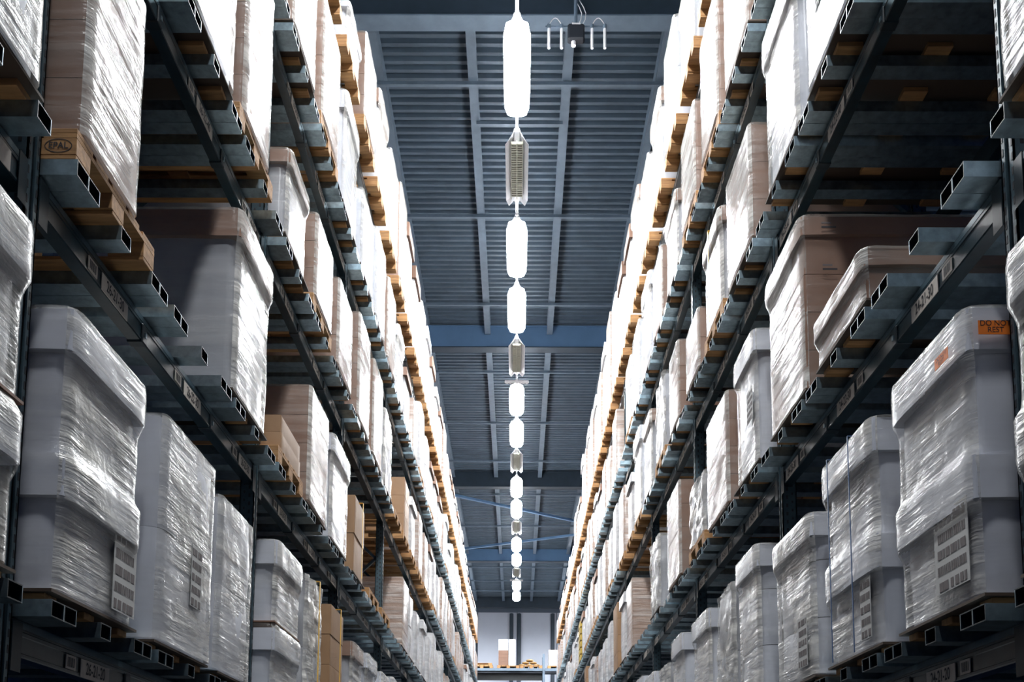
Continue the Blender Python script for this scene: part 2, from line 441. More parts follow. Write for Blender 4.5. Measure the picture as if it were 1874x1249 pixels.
# short cross lamps hanging on the rail
for y, nm in ((1.925 * 8.8 + 1.53, 'short white cross bar lamp under the rail by the second unlit lamp'), (3.935 * 8.8, 'short white cross bar lamp by the farthest lit lamp')):
    m = MB(); m.box(-0.24, 0.24, -0.03, 0.03, -0.02, 0.03, 'white_plastic', 0.01); m.tube((0, 0, 0.03), (0, 0, 0.23), 0.01, 'conduit')
    for q in range(7): m.box(-0.21 + q * 0.065, -0.17 + q * 0.065, -0.02, 0.02, -0.03, -0.02, 'lamp_housing')
    tag(m.obj('cross_bar', None, (XL0, y, ZL - 0.09)), nm, 'lamp')

# wireless unit with four white aerials on the near roof beam
e = tag(link('antenna_unit', None, None, (0.66, 10.45, 9.24 + H0)), 'black box with four white stick aerials and thin cables below near roof beam', 'antenna')
m = MB(); m.box(-0.1, 0.1, -0.05, 0.05, -0.11, 0.1, 'black_plastic', 0.02); m.box(-0.05, 0.05, -0.056, -0.05, 0.075, 0.09, 'white_plastic'); m.obj('box', e)
m = MB(); m.tube((-0.03, 0, -0.16), (-0.03, 0, -0.10), 0.028, 'white_plastic', 10); m.obj('lens', e)
m = MB(); m.box(-0.36, 0.36, 0.02, 0.045, 0.10, 0.12, 'joist_steel'); m.tube((0, 0.03, 0.12), (0, 0.03, 0.5), 0.02, 'joist_steel'); m.obj('bracket', e)
for x in (-0.32, -0.17, 0.19, 0.34):
    m = MB(); m.tube((x, 0, -0.19), (x, 0, 0.06), 0.018, 'white_plastic', 10); m.tube((x, 0, 0.06), (x, 0, 0.11), 0.022, 'joist_steel', 10); m.obj('aerial', e)
for x0, x1 in ((-0.32, -0.17), (0.19, 0.34)):
    pts = [(x0 + (x1 - x0) * t / 8, 0, 0.11 + 0.09 * math.sin(math.pi * t / 8)) for t in range(9)]
    m = MB(); m.path(pts, 0.005, 'white_plastic'); m.obj('cable', e)
for x0 in (0.02, 0.07):
    pts = [(x0 + 0.05 * math.sin(t * 0.9), 0.01 * t, 0.1 + 0.09 * t) for t in range(7)]
    m = MB(); m.path(pts, 0.005, 'white_plastic'); m.obj('cable', e)

# ------------------------------------------------------------------ racks: uprights
def upright(side, k):
    y = yb(k); e = link('rack_upright', None, None, (side * XB, y - 0.08, 0))
    ztop = LV[5] + H0 + TB + 0.02
    s = side
    for nm, xo in (('front_post', 0.0), ('rear_post', XBACK - XB - 0.085)):
        m = MB(); a, b = s * xo, s * (xo + 0.085)
        t = 0.006
        # open omega section: face towards the aisle, two webs, two lips, with a centre groove
        m.box(a, a + s * t, 0.0, 0.026, 0, ztop, 'upright_steel'); m.box(a, a + s * t, 0.052, 0.078, 0, ztop, 'upright_steel')
        m.box(a + s * 0.012, a + s * 0.016, 0.022, 0.056, 0, ztop, 'galvanized')
        m.box(a, b, 0.0, t, 0, ztop, 'upright_steel'); m.box(a, b, 0.072, 0.078, 0, ztop, 'upright_steel')
        m.box(b - s * t, b, 0.0, 0.02, 0, ztop, 'upright_steel'); m.box(b - s * t, b, 0.058, 0.078, 0, ztop, 'upright_steel')
        if k < 6:                                   # punched slots
            z = 1.2
            while z < ztop - 0.05:
                m.box(a + s * 0.022, a + s * 0.034, -0.0012, 0.0, z, z + 0.022, 'ink')
                m.box(a + s * 0.054, a + s * 0.064, -0.0012, 0.0, z + 0.025, z + 0.04, 'ink')
                m.box(a, a - s * 0.0012, 0.006, 0.014, z, z + 0.026, 'ink')
                m.box(a, a - s * 0.0012, 0.062, 0.070, z, z + 0.026, 'ink')
                z += 0.05
        m.obj(nm, e)
    d = XBACK - XB - 0.17; z = 0.3; q = 0
    while z < ztop - 0.75:
        m = MB(); za, zb = (z, z + 0.72) if q % 2 == 0 else (z + 0.72, z)
        m.bar((s * 0.085, 0.04, za), (s * (0.085 + d), 0.04, zb), 0.035, 0.03, 'upright_steel'); m.obj('brace', e)
        z += 0.72; q += 1
    m = MB(); m.box(0, s * 0.09, 0.0, 0.078, 0, 0.008, 'upright_steel'); m.obj('foot_plate', e)
    tag(e, f'slotted grey steel upright of the {SIDE[side]}, {ORD[k]} from camera', 'upright', 'rack uprights')
    return e
for side in (-1, 1):
    for k in range(NB + 1): upright(side, k)

# ------------------------------------------------------------------ racks: beams with number plates
PL = {(-1, 1): '26-2{}-20', (-1, 2): '26-2{}-30', (-1, 3): '26-2{}-40', (-1, 4): '26-2{}-50', (1, 1): '24-2{}-20', (1, 2): '24-2{}-30', (1, 3): '24-2{}-40', (1, 4): '24-2{}-50'}
def beam(side, lv, b):
    s = side; y0 = yb(b) + 0.001; L = BAY - 0.082; z = LV[lv] + H0
    e = link('rack_beam', None, None, (s * XB, y0, z))
    for nm, xo, front in (('front_beam', 0.0, True), ('rear_beam', XBACK - XB - 0.056, False)):
        m = MB(); a = s * xo; w_ = s * 0.056
        # stepped profile, extruded along Y: plain lower face, recessed groove, top lip set back
        if front:
            pr = [(0, 0), (0, 0.082), (0.006, 0.088), (0.012, 0.088), (0.012, 0.12), (0.056, 0.12), (0.056, 0.0)]
            pr = [(0.004, 0)] + [(0, 0.004), (0, 0.012), (0.003, 0.015), (0.003, 0.066), (0, 0.069), (0, 0.080), (0.010, 0.086), (0.010, 0.12)] + [(0.056, 0.12), (0.056, 0.0)]
        else: pr = [(0, 0), (0, 0.12), (0.056, 0.12), (0.056, 0)]
        r0 = [(a + s * px, 0, pz) for px, pz in pr]; r1 = [(a + s * px, L, pz) for px, pz in pr]
        if s > 0: r0.reverse(); r1.reverse()
        m.loft([r0, r1], 'beam_paint')
        if front: m.box(a + s * 0.0085, a + s * 0.011, 0, L, 0.094, 0.116, 'upright_steel')
        m.obj(nm, e)
    if b <= 4:
        for j in range(1, 3):
            m = MB(); yy = 0.9 * j - 0.03
            m.box(-s * 0.006, s * 0.062, yy, yy + 0.05, -0.006, 0.075, 'clamp_steel', 0.004); m.box(-s * 0.012, -s * 0.006, yy + 0.018, yy + 0.032, 0.02, 0.04, 'galvanized'); m.obj('clamp', e)
        m = MB(); m.box(-s * 0.004, 0, 0.0, 0.06, -0.05, 0.11, 'clamp_steel'); m.box(-s * 0.004, 0, L - 0.05, L, -0.05, 0.11, 'clamp_steel'); m.obj('end_connector', e)
    if lv <= 4 and b <= 3:
        for j in range(3):
            yc = 0.9 * j + (0.6 if b >= 0 else 0.6)
            m = MB(); m.box(-s * 0.003, 0, yc - 0.12, yc + 0.12, 0.0, 0.066, 'plate_paper'); pl = m.obj('number_plate', e)
            if b >= 0 and j + 3 * b < 9:
                put_text(PL[(s, lv)].format(1 + j + 3 * b), 0.062, 'ink', pl, facing(s, -s * 0.0042, yc, 0.033), 0.72, bold=0.001)
            m = MB(); yy = yc - 0.19 if s < 0 else yc - 0.19
            m.box(-s * 0.003, 0, yy - 0.045, yy + 0.03, 0.014, 0.064, 'plate_paper')
            for q in range(6): m.box(-s * 0.0036, -s * 0.003, yy - 0.034 + q * 0.009, yy - 0.034 + q * 0.009 + 0.004 + 0.002 * (q % 2), 0.022, 0.056, 'ink')
            m.obj('barcode_sticker', e)
    tag(e, f'dark green steel shelf beam, {SIDE[s]}, {LEVEL[lv]}, {bayname(b)}', 'beam', 'rack beams')
for side in (-1, 1):
    for lv in range(1, 6):
        for b in range(-1, NB):
            if b >= 0 or lv <= 3: 
                if vis(lv, yb(b)) : beam(side, lv, b)

# ------------------------------------------------------------------ support bars
def bar_mesh(s):
    m = MB(); wd, h, t = 0.085, TBH, 0.004; x1 = s * (XBACK + 0.03 - XBAR)
    def ring(x, i): 
        r = [(x, i, i), (x, wd - i, i), (x, wd - i, h - i), (x, i, h - i)]
        return r if s < 0 else r[::-1]
    m.loft([ring(x1, 0), ring(0, 0)], 'galvanized', caps=False)
    o = ring(0, 0) if s < 0 else ring(0, 0)[::-1]; q = ring(0, t) if s < 0 else ring(0, t)[::-1]
    m.add(o + q, [(0, 1, 5, 4), (2, 3, 7, 6), (3, 0, 4, 7)], 'clamp_steel'); m.add(o + q, [(1, 2, 6, 5)], 'galvanized')  # rim light painted in: far edge bright, other edges dark
    m.loft([ring(0, t), ring(x1 * 0.9, t)], 'clamp_steel', caps=False)  # inside coloured dark for the shade in the open end
    m.add(ring(x1 * 0.9, t), [(0, 1, 2, 3)], 'clamp_steel')
    m.add(ring(x1, 0), [(3, 2, 1, 0)], 'galvanized')
    return m.mesh('support_bar')
BM = {-1: bar_mesh(-1), 1: bar_mesh(1)}
NOBARS = {(-1, 3, 3), (1, 3, 3), (-1, 3, 4)}
bars = []
for side in (-1, 1):
    for lv in range(1, 5):
        for b in range(-1, NB):
            if (side, lv, b) in NOBARS or not vis(lv, yb(b) + 0.3): continue
            n = 0
            for j in range(3):
                for o in (0.0, 0.09, 0.36, 0.655, 0.743):
                    if b < 0 and j == 2 and o > 0.7: continue
                    if j == 2 and o > 0.6: o -= 0.014
                    y = yb(b) + 0.9 * j + o - (0.0) + R.uniform(-0.001, 0.001) + (0.004 if o == 0 else 0)
                    bars.append((math.hypot(y, LV[lv]), side, lv, b, n, y)); n += 1
bars.sort()
far = MB()
for i, (d, side, lv, b, n, y) in enumerate(bars):
    loc = (side * XBAR, y, LV[lv] + H0 + TB)
    if y > 1.0 and i < 300 + 60:
        o = link('support_bar', BM[side], None, loc)
        tag(o, f'hollow steel support bar, {SIDE[side]}, {LEVEL[lv]}, {bayname(b)}, {ORD[n]} bar from its near post'.replace('shelf up', 'shelf'), 'bar', 'support bars under the loads')
    elif y > 1.0:
        s = side; x1 = s * (XBACK + 0.03 - XBAR)
        far.box(loc[0], loc[0] + x1, y, y + 0.085, loc[2], loc[2] + TBH, 'galvanized')
        far.box(loc[0] - s * 0.0015, loc[0], y + 0.006, y + 0.079, loc[2] + 0.006, loc[2] + TBH - 0.006, 'clamp_steel')  # dark patch painted for the shade in the open end
fo = far.obj('support_bars'); fo['kind'] = 'stuff'
tag(fo, 'rows of far hollow steel support bars along both racks', 'bars')

# ------------------------------------------------------------------ pallets
PW, PD = 0.68, 1.04
def pallet_parts(s, kind, mat='pallet_wood'):
    """kind 'euro' 0.11 high, 'low' 0.036 high; origin at near aisle-side corner, y along the aisle"""
    out = []
    X = lambda a: s * a
    if kind == 'euro':
        m = MB()
        for q in range(5):
            y0 = [0, 0.145, 0.28, 0.425, 0.56][q]; m.box(X(0), X(PD), y0, y0 + (0.12 if q % 2 == 0 else 0.10), 0.092, 0.110, mat, 0.002)
        for x in (0.0, PD / 2 - 0.07, PD - 0.14): m.box(X(x), X(x + 0.11), 0, PW, 0.076, 0.092, mat)
        out.append(('deck', m.mesh('deck')))
        for x in (0.0, PD / 2 - 0.07, PD - 0.14):
            for y0 in (0.0, PW / 2 - 0.06, PW - 0.12 if False else PW - 0.105):
                m = MB(); m.box(X(x), X(x + 0.14), y0, y0 + 0.105, 0.016, 0.076, mat, 0.002); out.append(('block', m.mesh('block')))
        for y0 in (0.0, PW / 2 - 0.05, PW - 0.105):
            m = MB(); m.box(X(0), X(PD), y0, y0 + 0.1, 0, 0.016, mat, 0.002); out.append(('bottom_board', m.mesh('bottom_board')))
    else:
        m = MB(); m.box(X(0.0), X(PD), 0.0, PW, 0.026, 0.036, 'shaded_board'); out.append(('deck', m.mesh('deck')))
        for x in (0.03, 0.45, 0.9):
            for y0 in (0.02, 0.30, 0.58):
                m = MB(); m.box(X(x), X(x + 0.12), y0, y0 + 0.08, 0, 0.026, mat, 0.002); out.append(('block', m.mesh('block')))
    return out
def merged(parts, name):
    me = bpy.data.meshes.new(name); vs = []; fs = []; mi = []; mats = []
    for _, p in parts:
        o = len(vs); vs += [tuple(v.co) for v in p.vertices]
        for m_ in p.materials:
            if m_ not in mats: mats.append(m_)
        for f in p.polygons: fs.append([o + i for i in f.vertices]); mi.append(mats.index(p.materials[f.material_index]))
    me.from_pydata(vs, [], fs)
    for m_ in mats: me.materials.append(m_)
    me.polygons.foreach_set('material_index', mi); me.update(); return me
PP = {(s, k): pallet_parts(s, k) for s in (-1, 1) for k in ('euro', 'low')}
PM = {k: merged(v, 'pallet') for k, v in PP.items()}
def pallet(s, lv, b, j, y0, z, kind, near, x=None, under='under its load'):
    loc = (s * (x or XF + 0.004), y0, z)
    if near:
        o = link('pallet', None, None, loc)
        for nm, me in PP[(s, kind)]: link(nm, me, o)
    else: o = link('pallet', PM[(s, kind)], None, loc)
    look = 'wooden pallet' if kind == 'euro' else 'low pallet on wooden blocks'
    tag(o, f'{look} {under}, {SIDE[s]} {LEVEL[lv]}, {bayname(b)}, {SLOT[j]}', 'pallet', 'pallets on the shelves')
    return o

# ------------------------------------------------------------------ loads
KINDS = {
 'lid2':  dict(look='two-tier lidded white stack', cat='carton stack'),
 'lidmid': dict(look='two lidded white cartons with brown spacer', cat='carton stack'),
 'lid3':  dict(look='three-tier grey white stack', cat='carton stack'),
 'lid1':  dict(look='white lidded carton in film', cat='carton stack'),
 'plain': dict(look='plain white wrapped load', cat='carton stack'),
 'blid':  dict(look='film-wrapped load with brown lid', cat='carton stack'),
 'brown': dict(look='brown carton stack in film', cat='carton stack'),
 'brownlid': dict(look='lidded brown cartons in film', cat='carton stack'),
 'crate': dict(look='ochre yellow slatted crate', cat='crate'),
 'bare':  dict(look='bare brown carton stack', cat='carton stack'),
 'rough': dict(look='load under crumpled film', cat='wrapped load'),
 'pair':  dict(look='two narrow film-wrapped cartons', cat='carton stack'),
}
def load_parts(s, kind, W, D, H, wrap, seed, near):
    """returns [(name, mesh, [subparts])] ; local x=0 is the aisle face, grows into the rack"""
    out = []; rr = random.Random(seed); q = 10 if near else 3; zq = 10 if near else 3
    X = lambda a: s * a
    amp = 0.005 if near else 0.004
    def tier(z0, z1, mat, i=0.024, r=0.055, a=amp, name='carton', bulge=0.008):
        m = MB(); soft(m, X(i), X(D - i), i, W - i, z0, z1, mat, r, a, q, zq, 0, seed + z0 * 9, bulge); out.append((name, m.mesh(name)))
    def lid(z0, z1, mat, r=0.012):
        m = MB(); soft(m, X(0.0), X(D), 0.0, W, z0, z1, mat, r, amp * 0.8, q, 4 if near else 2, 0.007, seed + 3); out.append(('lid', m.mesh('lid')))
    white = 'white_card' if (near or not wrap) else 'wrapped_white'
    brown = 'brown_card' if (near or not wrap) else 'wrapped_brown'
    if not near and wrap and rr.random() < 0.35 and kind in ('lid1', 'lid2', 'plain'): white = 'wrapped_white'
    if kind == 'lidmid':
        tier(0, 0.31 * H, white); lid(0.30 * H, 0.44 * H, white)
        for yy in (0.04, W / 2 - 0.05, W - 0.14):
            m = MB(); m.box(X(0.02), X(D - 0.05), yy, yy + 0.1, 0.442 * H, 0.475 * H, 'brown_card'); out.append(('spacer', m.mesh('spacer')))
        m = MB(); m.box(X(0.0), X(D), 0, W, 0.476 * H, 0.485 * H, 'brown_card'); out.append(('spacer_board', m.mesh('spacer_board')))
        tier(0.486 * H, 0.87 * H, white); lid(0.85 * H, H, white)
    elif kind == 'lid2':
        lz = 0.15 * H
        h1 = 0.33 * H; tier(0, h1 + 0.02, white); lid(h1, h1 + lz, white); tier(h1 + lz, H - lz + 0.02, white, r=0.035); lid(H - lz, H, white)
    elif kind == 'lid3':
        for a, b in ((0, 0.36), (0.36, 0.72)): tier(a * H, b * H - 0.004, white)
        tier(0.72 * H, 0.9 * H, white); lid(0.86 * H, H, white)
    elif kind == 'lid1':
        tier(0, H * 0.86, white); lid(0.84 * H, H, white)
    elif kind == 'plain':
        tier(0, 0.5 * H, white, r=0.075, i=0.004); tier(0.502 * H, H, white, r=0.075, i=0.004)
    elif kind == 'blid':
        tier(0, H * 0.86, 'grey_card' if near else white, r=0.05); lid(0.85 * H, H, 'brown_card')
    elif kind == 'brownlid':
        n = max(1, int(H / 0.2)); lz = 0.10 if H > 0.4 else 0.075
        for k in range(n): tier(k * (H - lz) / n, (k + 1) * (H - lz) / n - 0.003, brown, i=0.014, r=0.012, a=0.002, bulge=0.002)
        lid(H - lz, H, brown)
    elif kind == 'crate':
        n = 6
        for k in range(n):
            m = MB(); m.box(X(0), X(D), 0, W, k * H / n, (k + 0.8) * H / n, 'yellow_crate'); out.append(('slat_layer', m.mesh('slat_layer')))
        for x0 in (0.03, D - 0.09):
            for y0 in (0.03, W - 0.09):
                m = MB(); m.box(X(x0), X(x0 + 0.06), y0, y0 + 0.06, 0.0, H - 0.005, 'yellow_crate'); out.append(('corner_post', m.mesh('corner_post')))
    elif kind == 'brown':
        n = max(2, int(H / 0.2)); 
        for k in range(n): tier(k * H / n, (k + 1) * H / n - 0.003, brown, i=0.006, r=0.012, a=0.002, bulge=0.002)
    elif kind == 'bare':
        n = max(2, int(H / 0.24))
        for k in range(n): tier(k * H / n, (k + 1) * H / n - 0.003, 'tan_card', i=0.004 + rr.uniform(0, 0.008), r=0.006, a=0.0015, bulge=0.001)
    elif kind == 'rough':
        tier(0, 0.48 * H, 'grey_card' if near else white, r=0.07, i=0.02, a=0.012); tier(0.485 * H, H - 0.02, 'grey_card' if near else white, r=0.07, i=0.025, a=0.012)
    elif kind == 'pair':
        for y0, y1, h in ((0, W / 2 - 0.006, 1.0), (W / 2 + 0.006, W, 0.93)):
            m = MB(); soft(m, X(0.0), X(D), y0, y1, 0, h * H, brown if rr.random() < .5 else white, 0.02, amp, 6, zq, 0, seed, 0.004); out.append(('carton', m.mesh('carton')))
    if wrap and near and kind != 'pair':
        m = MB(); a = {'rough': 0.02}.get(kind, 0.004)
        lids = {'brownlid': [(H - (0.10 if H > 0.4 else 0.075), H)], 'lidmid': [(0.30 * H, 0.44 * H), (0.85 * H, H)], 'lid2': [(0.33 * H, 0.48 * H), (0.85 * H, H)], 'lid1': [(0.84 * H, H)], 'lid3': [(0.86 * H, H)], 'blid': [(0.85 * H, H)]}.get(kind, [])
        inset = (-0.006 if not lids else 0.006) if kind != 'rough' else 0.01
        top = H + 0.006
        def outw(z):
            v = 0.0
            for a0, b0 in lids:
                if z >= a0 - 0.01 and z <= b0: v = 0.022
                elif z > b0: v = max(v, 0.022 * (1 - (z - b0) / 0.03))
                else: v = max(v, 0.022 * (1 - (a0 - 0.01 - z) / 0.05))
            return v
        soft(m, X(inset), X(D - inset), inset, W - inset, 0.008, top, 'stretch_film', 0.04, a, 24, 30, 0, seed + 50, 0.0, 7.0, mat2='clear_film', out=outw)
        out.append(('stretch_film', m.mesh('stretch_film')))
    return out
def shipping_label(parent, s, y0, y1, z0, z1, x=-0.008, rows=5, mat='paper'):
    """paper sheet with printed blocks, on the aisle face"""
    m = MB(); X = s * x
    m.box(X, X + s * 0.002, y0, y1, z0, z1, mat); o = m.obj('shipping_label', parent)
    h = (z1 - z0); w_ = y1 - y0
    for r in range(rows):
        m = MB(); zz = z1 - h * (r + 0.85) / rows; hh = h * 0.55 / rows; y = y0 + w_ * 0.08
        while y < y1 - w_ * 0.12:
            ww = R.uniform(0.004, 0.012) if r % 2 else R.uniform(0.01, 0.035)
            m.box(X - s * 0.001, X, y, min(y + ww, y1 - 0.004), zz, zz + hh, 'faded_ink'); y += ww + R.uniform(0.003, 0.008 if r % 2 else 0.02)
        m.obj('print_row', o)
    return o
OVR = {}
def ov(s, lv, b, j, y0, y1, H, kind, wrap=True, pal='low', **kw): OVR[(s, lv, b, j)] = dict(y0=y0, y1=y1, H=H, kind=kind, wrap=wrap, pal=pal, **kw)
# left rack, lowest shelf
ov(-1, 1, 0, 0, 2.978, 3.60, 0.94, 'lid2', labels=[(0.40, 0.60, 0.03, 0.34)])
ov(-1, 1, 0, 1, 3.81, 4.49, 0.94, 'plain', labels=[(0.36, 0.50, 0.22, 0.50)])
ov(-1, 1, 0, 2, 4.57, 5.16, 0.86, 'plain')
ov(-1, 1, 1, 0, 5.68, 6.35, 0.96, 'lidmid')
ov(-1, 1, 1, 1, 6.56, 7.10, 0.98, 'rough', strap='yellow')
ov(-1, 1, 1, 2, 7.40, 7.95, 0.96, 'bare', wrap=False, strap='yellow')
ov(-1, 1, 2, 0, 8.38, 9.00, 0.84, 'blid')
ov(-1, 1, 2, 1, 9.22, 9.85, 0.88, 'lid1')
# right rack, lowest shelf
ov(1, 1, 0, 0, 2.978, 3.61, 0.95, 'lid2', labels=[(0.05, 0.30, 0.06, 0.34)], orange=True)
ov(1, 1, 0, 1, 3.81, 4.46, 0.94, 'lid2', labels=[(0.08, 0.2, 0.04, 0.30)], strap='blue')
ov(1, 1, 0, 2, 4.66, 5.36, 0.81, 'lid3', labels=[(0.10, 0.26, 0.06, 0.32)])
ov(1, 1, 1, 0, 5.72, 6.28, 0.96, 'lid3')
ov(1, 1, 1, 1, 6.40, 7.02, 0.90, 'rough')
ov(1, 1, 1, 2, 7.20, 7.90, 0.89, 'lid1')
ov(1, 1, 2, 0, 8.38, 8.95, 0.93, 'lid1'); ov(1, 1, 2, 1, 9.2, 9.9, 0.80, 'rough'); ov(1, 1, 2, 2, 10.1, 10.8, 0.85, 'lid1')
# second shelf
ov(-1, 2, 0, 0, 2.978, 3.44, 0.86, 'brown', pal='euro', epal=True)
OVR[(-1, 2, 0, 1)] = None
ov(-1, 2, 0, 2, 4.72, 5.37, 0.98, 'blid', base=0.035)
ov(-1, 2, 1, 0, 5.70, 6.25, 0.22, 'bare', wrap=False, pal='euro')
ov(-1, 2, 1, 1, 6.46, 7.12, 0.83, 'brown')
ov(-1, 2, 1, 2, 7.30, 8.05, 0.83, 'lid1')
ov(-1, 2, 2, 0, 8.36, 8.92, 0.70, 'bare', wrap=False, strap='yellow')
OVR[(-1, 2, 2, 1)] = dict(empty_pallet=True); OVR[(-1, 2, 2, 2)] = dict(empty_pallet=True)
OVR[(-1, 2, 3, 0)] = None
ov(-1, 2, 3, 1, 12.0, 12.7, 0.88, 'brown')
OVR[(1, 2, 0, 0)] = None
ov(1, 2, 0, 1, 3.84, 4.52, 0.22, 'brownlid', bars=False, W2=True)
ov(1, 2, 0, 2, 4.68, 5.38, 0.92, 'blid5')
OVR[(1, 2, 0, 2)]['kind'] = 'brownlid'; OVR[(1, 2, 0, 2)]['printed'] = True
ov(1, 2, 1, 0, 5.68, 6.22, 0.84, 'lid1', labels=[(0.05, 0.2, 0.3, 0.5)])
ov(1, 2, 1, 1, 6.45, 7.18, 0.80, 'brown'); ov(1, 2, 1, 2, 7.35, 8.0, 0.5, 'rough', pal='euro')
ov(1, 2, 2, 0, 8.40, 9.30, 0.86, 'brown'); OVR[(1, 2, 2, 0)]['y1'] = 9.12
ov(1, 2, 2, 1, 9.8, 10.6, 0.78, 'rough')
OVR[(1, 2, 2, 1)]['y0'] = 9.75; OVR[(1, 2, 2, 1)]['y1'] = 10.4; OVR[(1, 2, 2, 2)] = None
OVR[(1, 2, 3, 0)] = None
ov(1, 2, 3, 1, 12.0, 12.66, 0.88, 'brown')
# third shelf
ov(-1, 3, 0, 1, 3.86, 4.52, 1.02, 'plain', pal='low'); ov(-1, 3, 0, 2, 4.70, 5.22, 1.05, 'brown', pal='euro')
ov(-1, 3, 1, 0, 5.68, 6.22, 0.58, 'blid'); ov(-1, 3, 1, 1, 6.50, 7.12, 0.62, 'brown', pal='euro'); ov(-1, 3, 1, 2, 7.38, 8.02, 0.72, 'brown')
ov(-1, 3, 3, 0, 11.15, 11.6, 0.4, 'brown'); OVR[(-1, 3, 3, 0)] = dict(empty_pallet=True)
ov(-1, 3, 3, 1, 12.0, 12.6, 0.72, 'bare', wrap=False, pal='euro')
ov(1, 3, 0, 0, 2.98, 3.6, 0.9, 'plain'); ov(1, 3, 0, 1, 3.88, 4.5, 1.02, 'plain', pal='low', labels=[(0.3, 0.45, 0.3, 0.45)]); ov(1, 3, 0, 2, 4.7, 5.33, 0.96, 'lid1')
ov(1, 3, 1, 0, 5.68, 6.36, 0.76, 'brown'); ov(1, 3, 1, 1, 6.56, 7.18, 0.72, 'blid', strap='yellow', pal='euro'); ov(1, 3, 1, 2, 7.42, 8.0, 0.5, 'brown')
ov(1, 3, 2, 0, 8.38, 8.9, 0.72, 'brown')

ov(1, 3, 7, 0, 21.9, 22.5, 0.95, 'crate', wrap=False, pal='low')

def build_load(s, lv, b, j, sp, ztop_shelf):
    y0, y1, H, kind = sp['y0'], sp['y1'], sp['H'], sp['kind']
    near = y0 < 11.5
    pal = sp.get('pal', 'low')
    z = ztop_shelf
    pallet(s, lv, b, j, min(max((y0 + y1) / 2 - PW / 2, yb(b) + 0.004 if j == 0 else yb(b) + 0.9 * j - 0.1), yb(b) + 2.615 - PW), z, pal, near)
    z += 0.1102 if pal == 'euro' else 0.0362
    K = KINDS[kind]; W = y1 - y0
    e = link('carton_stack' if kind != 'rough' else 'wrapped_load', None, None, (s * XF, y0, z))
    near_children = load_parts(s, kind, W, sp.get('D', 1.0), H, sp.get('wrap', True), (s * 31 + lv * 7 + b * 3 + j) * 1.37, near)
    cs = [link(nm, me, e) for nm, me in near_children]
    if len(cs) == 1: pass
    for lb in sp.get('labels', []): shipping_label(e, s, lb[0], lb[1], lb[2], lb[3], x=-0.004 if kind.startswith('lid') else -0.010)
    st = sp.get('strap')
    if st:
        for yy in ((W * 0.5,) if st == 'yellow' else (W * 0.35, W * 0.78)):
            m = MB(); wd = 0.03 if st == 'yellow' else 0.008; mt = st + '_strap'; D = 1.0
            o_ = 0.022
            m.box(-s * (o_ + 0.003), -s * o_, yy, yy + wd, 0, H + 0.012, mt); m.box(-s * o_, s * (D + 0.02), yy, yy + wd, H + 0.012, H + 0.015, mt)
            m.obj('strap', e)
    if sp.get('printed'):
        for k in range(4):
            zz = 0.12 + k * H / 4 + 0.06
            for q, (w1, c) in enumerate(((0.05, 'faded_ink'), (0.075, 'ink'))):
                m = MB()
                for t in range(1): m.box(s * 0.10, s * 0.10 + s * w1, -0.0185, -0.0175, zz - q * 0.022, zz - q * 0.022 + 0.009, c)
                m.obj('print', e)
    if sp.get('orange'):
        m = MB(); m.box(s * 0.022, s * 0.132, -0.029, -0.0275, H - 0.105, H - 0.058, 'orange_sticker'); o1 = m.obj('orange_sticker', e); o1['label'] = 'orange sticker on the front of the lid'
        put_text('DO NOT', 0.026, 'ink', o1, facing_cam(s * 0.077, -0.0298, H - 0.068), 0.95)
        put_text('REST', 0.026, 'ink', o1, facing_cam(s * 0.077, -0.0298, H - 0.090), 0.95)
        m = MB(); m.box(-s * 0.034, -s * 0.0325, 0.07, 0.17, H - 0.135, H - 0.095, 'orange_sticker'); o2 = m.obj('orange_sticker', e); o2['label'] = 'orange sticker on the aisle side of the lid'
        put_text('DO NOT', 0.02, 'ink', o2, facing(s, -s * 0.0348, 0.12, H - 0.107), 0.95); put_text('REST', 0.02, 'ink', o2, facing(s, -s * 0.0348, 0.12, H - 0.125), 0.95)
    if sp.get('epal'):
        pass
    extra = {'yellow': ' with yellow strap', 'blue': ' with blue straps'}.get(st, '')
    if sp.get('orange'): extra = ' with orange stickers'
    look = K['look'] + extra
    tag(e, f'{look}, {SIDE[s]} {LEVEL[lv]}, {bayname(b)}, {SLOT[j]}', K['cat'], f'loads on the {LEVEL[lv]} of the {SIDE[s]}')
    return e

